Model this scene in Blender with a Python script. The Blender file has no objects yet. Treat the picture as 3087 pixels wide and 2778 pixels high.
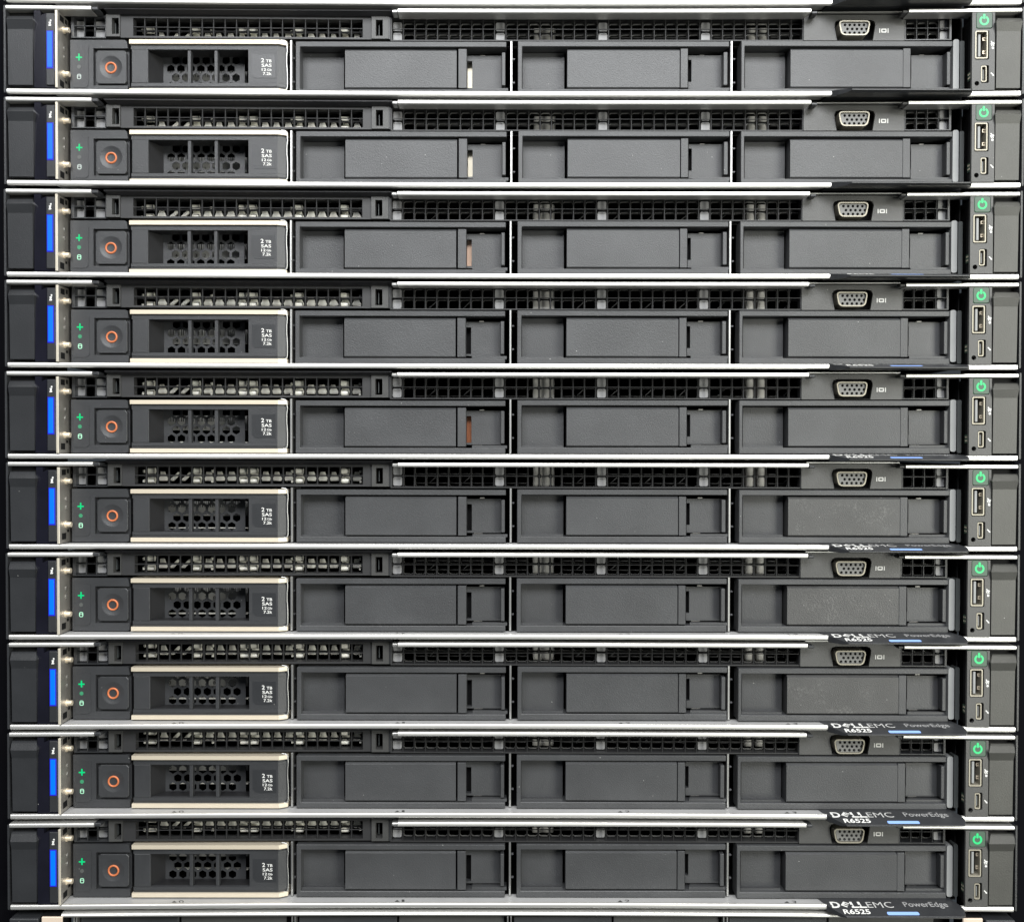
import bpy, bmesh, math, random
from mathutils import Vector, Matrix
from mathutils.geometry import tessellate_polygon
SC = bpy.context.scene
C = SC.collection
random.seed(7)
R = math.radians

# ------------------------------------------------------------------ camera, world, lamps, exposure
S = 0.0001625            # metres per drawing unit (1U = 44.45 mm = 273.5 units)
CX, CY, ZD, FP = 1543.5, 1351.0, 2900.0, 2904.5
TILT = 0.761
def wpos(X, Y, d):       # drawing units (x right, Y down, d away from the viewer) -> metres
    return Vector(((X-CX)*S, d*S, (1389.0-Y)*S))
cam_d = bpy.data.cameras.new('camera'); cam = bpy.data.objects.new('camera', cam_d); C.objects.link(cam)
cam_d.sensor_width = 36.0; cam_d.lens = 36.0*FP/3087.0
cam_d.clip_start = 0.01; cam_d.clip_end = 20
cam.location = wpos(CX, CY, -ZD)
cam.rotation_euler = (R(90-TILT), R(-0.099), 0)
SC.camera = cam
W = bpy.data.worlds.new('World'); SC.world = W; W.use_nodes = True
bg = W.node_tree.nodes['Background']; bg.inputs[0].default_value = (0.75, 0.88, 1.0, 1); bg.inputs[1].default_value = 0.06
def area(name, loc, target, sx, sy, power, col):
    l = bpy.data.lights.new(name, 'AREA'); l.shape = 'RECTANGLE'; l.size = sx; l.size_y = sy; l.energy = power; l.color = col
    o = bpy.data.objects.new(name, l); C.objects.link(o); o.location = loc
    o.rotation_euler = (Vector(target)-Vector(loc)).to_track_quat('-Z', 'Y').to_euler()
    return o
area('ceiling_lamp', (0.10, -0.40, 1.25), (0.05, 0, 0.0), 1.2, 0.30, 15.0, (1.0, 0.985, 0.96))
area('aisle_lamp', (0.10, -1.20, 0.90), (0.05, 0, 0.08), 1.6, 0.6, 44.0, (0.97, 0.985, 1.0))
area('side_lamp', (1.00, -1.10, 0.0), (0.15, 0, -0.05), 0.5, 1.3, 22.0, (1.0, 1.0, 0.90))
SC.view_settings.view_transform = 'Standard'; SC.view_settings.look = 'None'
SC.view_settings.exposure = 0.0; SC.view_settings.gamma = 1.0

# ------------------------------------------------------------------ materials
MATS = {}
def mat(name, col, rough=0.5, metal=0.0, grain=0.0, gscale=2500, var=0.0, vscale=60, specks=0.0, streak=0.0, scuff=0.0, emit=None, es=0.0, spec=0.5):
    m = bpy.data.materials.new(name); m.use_nodes = True; nt = m.node_tree; N = nt.nodes; L = nt.links
    b = N['Principled BSDF']; b.inputs['Base Color'].default_value = (*col, 1); b.inputs['Roughness'].default_value = rough
    b.inputs['Metallic'].default_value = metal; b.inputs['Specular IOR Level'].default_value = spec
    if emit:
        b.inputs['Emission Color'].default_value = (*emit, 1); b.inputs['Emission Strength'].default_value = es
    if grain or var or specks or streak or scuff:
        tc = N.new('ShaderNodeTexCoord'); oi = N.new('ShaderNodeObjectInfo')
        rnd = N.new('ShaderNodeMath'); rnd.operation = 'MULTIPLY'; rnd.inputs[1].default_value = 37.0
        L.new(oi.outputs['Random'], rnd.inputs[0])
        off = N.new('ShaderNodeVectorMath'); off.operation = 'ADD'
        L.new(tc.outputs['Object'], off.inputs[0]); L.new(rnd.outputs[0], off.inputs[1])
        src = off.outputs[0]
        color = None
        def noise(scale, detail=3, vec=src):
            n = N.new('ShaderNodeTexNoise'); n.inputs['Scale'].default_value = scale; n.inputs['Detail'].default_value = detail
            L.new(vec, n.inputs['Vector']); return n
        def mixc(fac, a, c2):
            mx = N.new('ShaderNodeMix'); mx.data_type = 'RGBA'
            L.new(fac, mx.inputs[0])
            if isinstance(a, tuple): mx.inputs[6].default_value = (*a, 1)
            else: L.new(a, mx.inputs[6])
            mx.inputs[7].default_value = (*c2, 1); return mx.outputs[2]
        def ramp(sock, lo, hi, top=1.0):
            r = N.new('ShaderNodeMapRange'); r.inputs[1].default_value = lo; r.inputs[2].default_value = hi
            r.inputs[3].default_value = 0; r.inputs[4].default_value = top; L.new(sock, r.inputs[0]); return r.outputs[0]
        color = col
        if var:
            color = mixc(ramp(noise(vscale, 5).outputs[0], 0.35, 0.7), color, tuple(min(1, c*(1+var)) for c in col))
        if streak:
            mp = N.new('ShaderNodeMapping'); mp.inputs['Scale'].default_value = (6, 900, 900); L.new(src, mp.inputs[0])
            st = noise(1.0, 4, mp.outputs[0])
            color = mixc(ramp(st.outputs[0], 0.4, 0.75), color, tuple(c*(1-streak) for c in col))
            L.new(ramp(st.outputs[0], 0.3, 0.8, 0.25), b.inputs['Roughness'])
            rr = N.new('ShaderNodeMath'); rr.operation = 'ADD'; rr.inputs[1].default_value = rough
            L.new(ramp(st.outputs[0], 0.3, 0.8, 0.15), rr.inputs[0]); L.new(rr.outputs[0], b.inputs['Roughness'])
        if specks:
            v = N.new('ShaderNodeTexVoronoi'); v.inputs['Scale'].default_value = 420; L.new(src, v.inputs['Vector'])
            r1 = N.new('ShaderNodeMapRange'); r1.inputs[1].default_value = 0.11; r1.inputs[2].default_value = 0.05; L.new(v.outputs['Distance'], r1.inputs[0])
            sel = N.new('ShaderNodeSeparateColor'); L.new(v.outputs['Color'], sel.inputs[0])
            r2 = N.new('ShaderNodeMapRange'); r2.inputs[1].default_value = 1-specks; r2.inputs[2].default_value = 1; r2.inputs[4].default_value = 0.9; L.new(sel.outputs[0], r2.inputs[0])
            mm = N.new('ShaderNodeMath'); mm.operation = 'MULTIPLY'; L.new(r1.outputs[0], mm.inputs[0]); L.new(r2.outputs[0], mm.inputs[1])
            color = mixc(mm.outputs[0], color, (0.42, 0.42, 0.40))
        if scuff:
            n1 = noise(95, 4); n2 = noise(900, 6)
            mm = N.new('ShaderNodeMath'); mm.operation = 'MULTIPLY'
            L.new(ramp(n1.outputs[0], 0.52, 0.72), mm.inputs[0]); L.new(ramp(n2.outputs[0], 0.48, 0.68, scuff), mm.inputs[1])
            color = mixc(mm.outputs[0], color, (0.40, 0.40, 0.38))
        if not isinstance(color, tuple): L.new(color, b.inputs['Base Color'])
        if grain:
            bp = N.new('ShaderNodeBump'); bp.inputs['Strength'].default_value = grain; bp.inputs['Distance'].default_value = 0.0003
            L.new(noise(gscale, 2).outputs[0], bp.inputs['Height']); L.new(bp.outputs[0], b.inputs['Normal'])
    MATS[name] = m; return m
mat('black_grain', (0.036, 0.037, 0.039), 0.44, grain=0.42, gscale=2100, var=0.30, vscale=45, specks=0.06)
mat('black_scuffed', (0.038, 0.038, 0.038), 0.44, grain=0.42, gscale=2100, var=0.30, vscale=45, specks=0.12, scuff=0.15)
mat('black_satin', (0.020, 0.021, 0.023), 0.36, grain=0.25, gscale=2400, var=0.25, specks=0.03)
mat('black_drive', (0.026, 0.027, 0.029), 0.42, grain=0.4, gscale=2400, var=0.25, specks=0.05)
mat('grille_black', (0.022, 0.022, 0.023), 0.5, grain=0.1)
mat('black_gloss', (0.006, 0.006, 0.010), 0.15, var=0.4, specks=0.03)
mat('black_dark', (0.004, 0.004, 0.0045), 0.7, spec=0.2)
mat('black_inner_shaded', (0.010, 0.010, 0.011), 0.5, grain=0.2, var=0.2)  # carrier plastic darkened: shade inside the drive window put into the colour
mat('black_sheet', (0.012, 0.012, 0.014), 0.42, var=0.4, grain=0.1)
mat('black_satin_lit', (0.040, 0.040, 0.036), 0.45, grain=0.3, gscale=2400, var=0.2, specks=0.03)  # left handle's plastic, with the stronger light on the right put into its colour
mat('grey_bezel', (0.044, 0.044, 0.043), 0.44, grain=0.3, gscale=2400, var=0.2, specks=0.03)
mat('trim_silver', (0.82, 0.81, 0.78), 0.38, metal=0.85, streak=0.10)
mat('sill_silver', (0.33, 0.33, 0.33), 0.50, metal=0.25, grain=0.15, gscale=3000, var=0.10, specks=0.03)
mat('steel', (0.46, 0.46, 0.45), 0.38, metal=0.9, var=0.2)
mat('vent_rim', (0.45, 0.45, 0.44), 0.38, metal=0.5, var=0.2)
mat('plate_steel', (0.12, 0.12, 0.125), 0.45, metal=0.3, var=0.2)
mat('plate_pale', (0.22, 0.22, 0.225), 0.42, var=0.15)
mat('edge_metal', (0.50, 0.46, 0.38), 0.4, metal=0.4, var=0.2)
mat('vent_steel', (0.030, 0.031, 0.034), 0.35, metal=0.3, var=0.2)
mat('plate_bright', (0.50, 0.49, 0.47), 0.45, metal=0.3, var=0.3)
mat('bright_tin', (0.95, 0.92, 0.83), 0.45, metal=0.0, var=0.1)
mat('gold_trim', (0.60, 0.53, 0.42), 0.42, metal=0.35, streak=0.08)
mat('nickel', (0.80, 0.70, 0.55), 0.35, metal=0.6)
mat('grey_strip', (0.19, 0.195, 0.195), 0.5, var=0.15, grain=0.1)
mat('grey_strip_dark', (0.05, 0.055, 0.055), 0.5, var=0.15)
mat('white_print', (0.60, 0.60, 0.58), 0.6)
mat('grey_print', (0.26, 0.26, 0.26), 0.6)
mat('dim_print', (0.42, 0.42, 0.41), 0.6)
mat('black_print', (0.03, 0.03, 0.03), 0.6)
mat('orange', (0.42, 0.12, 0.042), 0.5, var=0.1)
mat('label_white', (0.50, 0.50, 0.49), 0.6)
mat('rack_black', (0.002, 0.002, 0.003), 0.8, spec=0.05)
mat('copper', (0.36, 0.13, 0.06), 0.4, metal=0.2, var=0.3)
mat('rose_metal', (0.62, 0.42, 0.31), 0.45, metal=0.2, var=0.3)
mat('beige_metal', (0.62, 0.57, 0.46), 0.4, metal=0.4, var=0.2)
mat('beige_block', (0.50, 0.41, 0.33), 0.6, var=0.1, grain=0.1)
mat('blue_light', (0.0, 0.01, 0.06), 0.3, emit=(0.0, 0.19, 1.0), es=1.1)
mat('blue_glow', (0.01, 0.01, 0.05), 0.3, emit=(0.010, 0.010, 0.75), es=0.9)  # glow around the status bar, put in as deep blue emission
mat('badge_blue', (0.22, 0.36, 0.75), 0.4)
mat('green_light', (0.0, 0.10, 0.04), 0.3, emit=(0.0, 0.70, 0.22), es=0.85)
mat('power_green', (0.0, 0.10, 0.04), 0.3, emit=(0.01, 0.72, 0.20), es=0.95)
mat('dim_green', (0.03, 0.15, 0.08), 0.4, emit=(0.02, 0.25, 0.10), es=0.35)
mat('dot_off', (0.07, 0.075, 0.072), 0.4)
mat('icon_green', (0.30, 0.60, 0.42), 0.5)
mat('icon_grey', (0.35, 0.40, 0.38), 0.5)
mat('button_green_glow', (0.035, 0.045, 0.038), 0.45, emit=(0.01, 0.30, 0.10), es=0.18)  # the symbol's green glow is put into the button as tint and emission
mat('port_silver', (0.28, 0.26, 0.21), 0.4, metal=0.4)
mat('port_face', (0.15, 0.15, 0.145), 0.5)
mat('board_metal', (0.36, 0.34, 0.31), 0.4, metal=0.75, var=0.4, vscale=90)
mat('pcb', (0.02, 0.05, 0.03), 0.5)

# ------------------------------------------------------------------ mesh building in drawing units
FIX = None               # x whose dish depth a whole flat unit shares
def bow(px): return 18.0*(1-(((FIX if FIX is not None else px)-CX)/1520.0)**2)      # the fronts are very slightly dished
def phys(px, py, d):
    k = 1+(d+bow(px))/ZD
    return CX+(px-CX)*k, CY+(py-CY)*k
class MB:
    def __init__(s): s.v = []; s.f = []
    def add(s, vs, fs):
        n = len(s.v); s.v += vs; s.f += [tuple(i+n for i in f) for f in fs]
    def hexa(s, p0, p1, d0, d1, bev=0.0, px=None):      # p0,p1 = physical corners
        x0, y0 = p0; x1, y1 = p1
        b = bmesh.new()
        vs = [b.verts.new((x, y, d)) for d in (d0, d1) for x, y in ((x0, y0), (x1, y0), (x1, y1), (x0, y1))]
        for f in ((0,1,2,3), (7,6,5,4), (0,4,5,1), (1,5,6,2), (2,6,7,3), (3,7,4,0)): b.faces.new([vs[i] for i in f])
        if bev:
            bev = min(bev, 0.45*min(abs(x1-x0), abs(y1-y0), abs(d1-d0)))
            bmesh.ops.bevel(b, geom=b.edges[:], offset=bev, segments=1, affect='EDGES', profile=0.5)
        b.verts.ensure_lookup_table()
        for i, v in enumerate(b.verts): v.index = i
        s.add([tuple(v.co) for v in b.verts], [tuple(v.index for v in f.verts) for f in b.faces]); b.free()
    def box(s, x0, y0, x1, y1, d0, d1, bev=0.8):        # x,y as they read on the front at depth d0
        mid = bow((x0+x1)/2)
        a = phys(x0, y0, d0); c = phys(x1, y1, d0)
        s.hexa(a, c, d0+mid, d1+mid, bev)
    def wall(s, x0, y0, x1, y1, xb0, yb0, xb1, yb1, d0, d1):  # frustum: front rect to a different back rect
        mid = bow((x0+x1)/2)
        A = [phys(x, y, d0) for x, y in ((x0,y0),(x1,y0),(x1,y1),(x0,y1))]
        B = [phys(x, y, d1) for x, y in ((xb0,yb0),(xb1,yb0),(xb1,yb1),(xb0,yb1))]
        s.add([(x,y,d0+mid) for x,y in A]+[(x,y,d1+mid) for x,y in B],
              [(0,1,2,3),(7,6,5,4),(0,4,5,1),(1,5,6,2),(2,6,7,3),(3,7,4,0)])
    def prism(s, outer, d0, d1, holes=(), shear=None):  # outline(s) on the front at d0, straight back to d1
        loops = [list(outer)]+[list(h) for h in holes]
        P = [[phys(x, y, d0) for x, y in lp] for lp in loops]
        mid = [[bow(x) for x, y in lp] for lp in loops]
        tri = tessellate_polygon([[Vector((x, y, 0)) for x, y in lp] for lp in P])
        flat = [(x, y) for lp in P for x, y in lp]; fm = [m for lp in mid for m in lp]; n = len(flat)
        vs = [(x, y, d0+m) for (x, y), m in zip(flat, fm)]+[(x, y, d1+m) for (x, y), m in zip(flat, fm)]
        fs = [tuple(t) for t in tri]+[(t[2]+n, t[1]+n, t[0]+n) for t in tri]
        o = 0
        for lp in P:
            m = len(lp)
            for i in range(m):
                j = (i+1) % m
                fs.append((o+i, o+j, o+j+n, o+i+n))
            o += m
        s.add(vs, fs)
    def sheet(s, outer, d, holes=()):
        loops = [list(outer)]+[list(h) for h in holes]
        tri = tessellate_polygon([[Vector((*phys(x, y, d), 0)) for x, y in lp] for lp in loops])
        s.add([(*phys(x, y, d), d+bow(x)) for lp in loops for x, y in lp], [tuple(t) for t in tri])
    def lathe(s, px, py, prof, n=20, d=0):              # axis towards the viewer; prof = (radius, depth)
        cx, cy = phys(px, py, d); m = bow(px)
        vs = []; fs = []
        for r, dd in prof:
            for i in range(n):
                a = 2*math.pi*i/n; vs.append((cx+r*math.cos(a), cy+r*math.sin(a), dd+m))
        for k in range(len(prof)-1):
            for i in range(n):
                j = (i+1) % n; fs.append((k*n+i, k*n+j, (k+1)*n+j, (k+1)*n+i))
        if prof[0][0] > 0.01: fs.append(tuple(range(n)))
        if prof[-1][0] > 0.01: fs.append(tuple((len(prof)-1)*n+i for i in reversed(range(n))))
        s.add(vs, fs)
    def torus(s, px, py, d, Rr, r, n=28, k=8):
        cx, cy = phys(px, py, d); m = bow(px); vs = []; fs = []
        for i in range(n):
            a = 2*math.pi*i/n
            for j in range(k):
                b = 2*math.pi*j/k; q = Rr+r*math.cos(b)
                vs.append((cx+q*math.cos(a), cy+q*math.sin(a), d+m+r*math.sin(b)))
        for i in range(n):
            for j in range(k):
                fs.append((i*k+j, ((i+1)%n)*k+j, ((i+1)%n)*k+(j+1)%k, i*k+(j+1)%k))
        s.add(vs, fs)
    def cylx(s, X0, X1, Y, d, r, n=14):                 # cylinder along x (physical)
        vs = []; fs = []
        for X in (X0, X1):
            for i in range(n):
                a = 2*math.pi*i/n; vs.append((X, Y+r*math.cos(a), d+r*math.sin(a)))
        for i in range(n): fs.append((i, (i+1)%n, n+(i+1)%n, n+i))
        fs += [tuple(reversed(range(n))), tuple(range(n, 2*n))]
        s.add(vs, fs)
    def tube(s, pts, r, n=8):                           # physical polyline
        P = [Vector(p) for p in pts]; rings = []; vs = []; fs = []
        for i, p in enumerate(P):
            t = (P[min(i+1, len(P)-1)]-P[max(i-1, 0)]).normalized()
            u = t.cross(Vector((0, 0, 1)));  u = u.normalized() if u.length > 1e-4 else Vector((1, 0, 0)); w = t.cross(u)
            for k in range(n):
                a = 2*math.pi*k/n; q = p+u*(r*math.cos(a))+w*(r*math.sin(a)); vs.append(tuple(q))
        for i in range(len(P)-1):
            for k in range(n): fs.append((i*n+k, i*n+(k+1)%n, (i+1)*n+(k+1)%n, (i+1)*n+k))
        fs += [tuple(range(n)), tuple((len(P)-1)*n+k for k in reversed(range(n)))]
        s.add(vs, fs)
    def rail(s, x0, x1, prof, seg=24, slant0=0, slant1=0):   # profile (Y, d) swept along x, Y as read at d=0 on the front
        vs = []; fs = []; m = len(prof)
        dmax = max(d for y, d in prof)
        for i in range(seg+1):
            px0 = x0+(x1-x0)*i/seg
            for y, d in prof:
                k = d/max(dmax, 1e-6)
                px = px0+(slant0*k if i == 0 else 0)+(slant1*k if i == seg else 0)
                X, _ = phys(px, y, 0); vs.append((X, y, d+bow(px0)))
        for i in range(seg):
            for j in range(m):
                fs.append((i*m+j, (i+1)*m+j, (i+1)*m+(j+1)%m, i*m+(j+1)%m))
        fs += [tuple(reversed(range(m))), tuple(seg*m+j for j in range(m))]
        s.add(vs, fs)
    def text(s, txt, x0, ybase, h, d, width=None, right=None, bold=0.0, shear=0.0, fn=None, spacing=1.0):
        cu = bpy.data.curves.new('t', 'FONT'); cu.body = txt; cu.size = 1.0; cu.offset = bold; cu.shear = shear; cu.space_character = spacing
        cu.fill_mode = 'FRONT'; cu.resolution_u = 3
        o = bpy.data.objects.new('t', cu); C.objects.link(o)
        dg = bpy.context.evaluated_depsgraph_get(); me = bpy.data.meshes.new_from_object(o.evaluated_get(dg))
        xs = [v.co.x for v in me.vertices]; ys = [v.co.y for v in me.vertices]
        sc = h/0.73; sx = sc
        w = (max(xs)-min(xs))
        if width: sx = width/w
        bx = x0 if right is None else right-w*sx
        vs = []
        for v in me.vertices:
            px = bx+(v.co.x-min(xs))*sx; py = ybase-v.co.y*sc
            if fn: vs.append(fn(px, py))
            else: vs.append((*phys(px, py, d), d+bow(px)))
        s.add(vs, [tuple(p.vertices) for p in me.polygons])
        C.objects.unlink(o); bpy.data.objects.remove(o); bpy.data.curves.remove(cu); bpy.data.meshes.remove(me)

ORG = {}
def build(mb, name, material, parent=None, smooth=False, label=None, kind=None, bevel=0):
    vs = [wpos(*v) for v in mb.v]
    lo = Vector((min(v.x for v in vs), min(v.y for v in vs), min(v.z for v in vs)))
    hi = Vector((max(v.x for v in vs), max(v.y for v in vs), max(v.z for v in vs)))
    c = (lo+hi)/2
    me = bpy.data.meshes.new(name); me.from_pydata([v-c for v in vs], [], mb.f)
    b = bmesh.new(); b.from_mesh(me); bmesh.ops.recalc_face_normals(b, faces=b.faces[:])
    if bevel:
        es = [e for e in b.edges if len(e.link_faces) == 2 and e.calc_face_angle() > 0.6]
        bmesh.ops.bevel(b, geom=es, offset=bevel*S, segments=1, affect='EDGES', profile=0.5)
    b.to_mesh(me); b.free()
    if smooth:
        for p in me.polygons: p.use_smooth = True
    me.materials.append(MATS[material])
    o = bpy.data.objects.new(name, me); C.objects.link(o)
    if smooth: me.set_sharp_from_angle(angle=R(50))
    ORG[o.name] = c
    if parent is not None:
        o.parent = parent; o.location = c-ORG[parent.name]
    else: o.location = c
    if label: o['label'] = label
    if kind: o['kind'] = kind
    return o
def box(name, material, parent, x0, y0, x1, y1, d0, d1, bev=0.8, **k):
    m = MB(); m.box(x0, y0, x1, y1, d0, d1, bev); return build(m, name, material, parent, **k)
def empty(name, loc, label, cat, group=None):
    o = bpy.data.objects.new(name, None); C.objects.link(o); o.location = loc; o.empty_display_size = 0.02
    ORG[o.name] = Vector(loc); o['label'] = label; o['category'] = cat
    if group: o['group'] = group
    return o
def rrect(x0, y0, x1, y1, r, n=3):
    p = []
    for cx, cy, a in ((x1-r, y0+r, -90), (x1-r, y1-r, 0), (x0+r, y1-r, 90), (x0+r, y0+r, 180)):
        for i in range(n+1):
            t = R(a+90*i/n); p.append((cx+r*math.cos(t), cy+r*math.sin(t)))
    return p
def circ(x, y, r, n=16): return [(x+r*math.cos(2*math.pi*i/n), y+r*math.sin(2*math.pi*i/n)) for i in range(n)]
def bullnose(y0, y1, depth, n=10):
    r = (y1-y0)/2; c = (y0+y1)/2; p = []
    for i in range(n+1):
        a = math.pi*i/n-math.pi/2; cs, sn = math.cos(a), math.sin(a)
        p.append((c+r*math.copysign(abs(sn)**0.75, sn), 5.0*(1-abs(cs)**0.6)))
    return p+[(y1, depth), (y0, depth)]

# ------------------------------------------------------------------ one server, drawn in the place of the sixth one
base = wpos(CX, 1657, 60)
sv = empty('rack_server', base, 'x', 'server', 'rack servers stacked one above another')
P = sv
# sheet metal body
m = MB()
XL, XR = phys(205, 0, 60)[0], phys(2890, 0, 60)[0]
YT, YB = 1396.0, 1652.0
DB = 3200.0
m.hexa((XL, YT), (XR, YT+3), 66, DB); m.hexa((XL, YB-3), (XR, YB), 66, DB)
m.hexa((XL, YT+3), (XL+4, YB-3), 66, DB); m.hexa((XR-4, YT+3), (XR, YB-3), 66, DB)
m.hexa((XL+4, YT+3), (XR-4, YB-3), DB-4, DB)
build(m, 'chassis', 'black_dark', P)
# rounded silver trims
def trim(name, x0, x1, y0, y1, depth, seg, **k):
    m = MB(); m.rail(x0, x1, bullnose(y0, y1, depth), seg, **k); return build(m, name, 'trim_silver', P, smooth=True)
t1 = trim('top_trim', 26, 281, 1395, 1407.5, 46, 6)
m = MB(); m.box(281.5, 1395.5, 302, 1406.5, 3, 46, 2.5); build(m, 'end_cap', 'black_satin', t1)
t2 = trim('top_trim', 1200, 2437, 1396, 1408.5, 46, 24, slant1=-12)
m = MB(); m.box(1182, 1398, 1199.5, 1407.5, 3, 40, 2.5); build(m, 'end_pin', 'steel', t2)
m = MB(); m.box(2438, 1401, 2457, 1410, 6, 40, 2.5); build(m, 'end_cap', 'black_satin', t2)
t3 = trim('top_trim', 2730, 3067, 1399, 1410.5, 46, 8)
m = MB(); m.box(2710, 1401, 2729.5, 1409.5, 4, 40, 2.5); build(m, 'end_cap', 'grey_bezel', t3)
trim('bottom_trim', 28, 2501, 1643, 1657.5, 10, 30)
trim('bottom_trim', 2909, 3066, 1645, 1660, 10, 4)
# dark folded lip of the lid on the left, and its thin edge above the video socket
m = MB(); m.rail(303, 1180, [(1390, 22), (1388, 30), (1388, 64), (1402, 64), (1402, 40), (1394, 22)], 14, slant0=20); build(m, 'lid_lip', 'black_sheet', P)
m = MB(); m.rail(2440, 2725, [(1392, 34), (1392, 64), (1395, 64), (1395, 34)], 6, slant0=0); build(m, 'lid_edge', 'steel', P)
# sill with bay numbers
m = MB(); m.rail(160, 2508, [(1644, 10.5), (1644, 64), (1650, 64), (1650, 10.5)], 24); sill = build(m, 'front_sill', 'sill_silver', P)
def sillpt(px, v):       # v runs away from the viewer
    X, _ = phys(px, 1644, v); return (X, 1643.4, v+bow(px))
for x, n in ((516, '0'), (1191, '1'), (1866, '2'), (2371, '3')):
    m = MB()
    m.add([sillpt(x, 12), sillpt(x+16, 12), sillpt(x+8, 24)], [(0, 1, 2)])
    m.text(n, x+22, 0, 19, 0, width=(15 if n != '1' else 8), fn=lambda px, py: sillpt(px, 9-py))
    build(m, 'bay_number', 'black_print', sill)
# name badge: a blade that dips over the sill
ST = [(62, -5, 2484, 2890), (35, -3, 2488, 2894), (15, -1.5, 2494, 2902), (0, 0, 2501, 2908), (-17, 3, 2514, 2910), (-35, 7.8, 2532, 2906), (-44, 10, 2541, 2899), (-47, 12, 2544, 2896)]
BY = 1644.0
def badge_y(d):
    for (a, ya, *_), (b, yb, *_) in zip(ST, ST[1:]):
        if b <= d <= a: return BY+ya+(yb-ya)*(a-d)/(a-b)
    return BY+ST[-1][1]
m = MB(); vs = []; fs = []; n = len(ST)
for side in (2, 3):
    for d, y, *x in ST: vs.append((phys(x[side-2], 0, 0)[0], BY+y, d+bow(2700)))
    for d, y, *x in ST: vs.append((phys(x[side-2], 0, 0)[0], BY+(14.5 if d < -40 else (18 if d < 1 else 12)), d+bow(2700)))
for i in range(n-1):
    fs += [(i, i+1, 2*n+i+1, 2*n+i), (n+i+1, n+i, 3*n+i, 3*n+i+1), (i, n+i, n+i+1, i+1), (2*n+i, 2*n+i+1, 3*n+i+1, 3*n+i)]
fs += [(n-1, 2*n-1, 4*n-1, 3*n-1), (0, 2*n, 3*n, n)]
m.add(vs, fs); bd = build(m, 'name_badge', 'black_gloss2' if 'black_gloss2' in MATS else 'black_satin', P)
def badgept(px, v): return (phys(px, 0, 0)[0], badge_y(-v)-0.45, -v+bow(2700))    # v grows towards the viewer
def btext(name, txt, x0, w, v0, h, material, bold=0.0, sp=1.0):
    m = MB(); m.text(txt, x0, v0, h, 0, width=w, bold=bold, spacing=sp, fn=lambda px, py: badgept(px, py)); return build(m, name, material, bd)
# maker's mark: D, tilted E, L, L then EMC
m = MB()
m.text('D', 2513, 9, 31, 0, width=27, bold=0.03, fn=badgept)
m.text('E', 0, 0, 24, 0, width=20, bold=0.03, fn=lambda px, py: badgept(2543+px*0.80-py*0.55, 6+py*0.80+px*0.55-10))
m.text('LL', 2573, 9, 31, 0, width=46, bold=0.03, fn=badgept)
build(m, 'maker_name', 'white_print', bd)
btext('maker_suffix', 'EMC', 2622, 79, 9, 31, 'dim_print', -0.004)
btext('series_name', 'PowerEdge', 2735, 134, 4, 26, 'grey_print', 0.01)
btext('model_number', 'R6525', 2541, 80, 35, 19, 'white_print', 0.02)
m = MB(); q = rrect(2670, 27, 2766, 40, 4)
m.add([badgept(x, y) for x, y in q], [tuple(range(len(q)))]); build(m, 'blue_bar', 'badge_blue', bd)

# ---- left ear
def ear_plate(x0, x1):
    m = MB(); m.prism(rrect(x0, 1396, x1, 1656, 2.9, 2), 0, 260); return build(m, 'ear_plate', 'black_satin', P)
ear_plate(20, 26)
def handle(x0, x1, xt0, xt1):
    m = MB()
    A = [(xt0, 1423, 12), (xt1, 1423, 12), (x1, 1444, -14), (x0, 1444, -14), (x0+4, 1470, -6), (x1, 1470, -6), (x0+6, 1633, 0), (x1, 1633, 0)]
    vs = [(*phys(x, y, d), d+bow((x0+x1)/2)) for x, y, d in A]
    k = len(vs); vs += [(x, y, 40) for x, y, d in vs]
    fs = [(0, 1, 2, 3), (3, 2, 5, 4), (4, 5, 7, 6), (0, 8, 9, 1), (6, 7, 15, 14), (0, 3, 11, 8), (3, 4, 12, 11), (4, 6, 14, 12), (1, 9, 10, 2), (2, 10, 13, 5), (5, 13, 15, 7), (8, 11, 10, 9), (11, 12, 13, 10), (12, 14, 15, 13)]
    m.add(vs, fs)
    o = build(m, 'latch_handle', 'black_satin', P)
    return o
handle(28, 108, 33, 109)
box('ear_base', 'black_dark', P, 27, 1409, 146, 1641, 22, 120, 0)
# status module
m = MB(); m.prism([(111, 1410), (130, 1410), (131, 1425), (146, 1418), (174, 1418), (174, 1640), (128, 1640), (111, 1641)], 2, 21); sm = build(m, 'status_module', 'black_gloss', P)
m = MB(); m.box(146.5, 1420, 172, 1634, -3, 1.7, 1.5); build(m, 'light_guide', 'black_satin', sm)
m = MB(); m.box(147.6, 1472.5, 168, 1585, -4.2, -3.1, 0.5); build(m, 'glow_rim', 'blue_glow', sm)  # glow fringe of the bar, added as a slightly larger emissive plate
m = MB(); m.box(150, 1475.5, 164.5, 1581, -5.4, -4.3, 1.0); build(m, 'status_light', 'blue_light', sm)
m = MB(); d = -3.5; m.sheet(circ(160.8, 1441.8, 2.7, 10), d)
m.sheet([(155, 1446), (162.5, 1446), (159.8, 1454.8), (163, 1454.2), (161.8, 1458), (153.8, 1458.4), (156.6, 1449.4), (154.6, 1449.4)], d); build(m, 'info_icon', 'white_print', sm)
m = MB(); m.box(172.6, 1478, 176, 1592, -1.5, 1.7, 1.0); build(m, 'side_glow', 'blue_glow', sm)  # added emissive strip imitating blue light that leaks sideways from the bar
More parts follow.
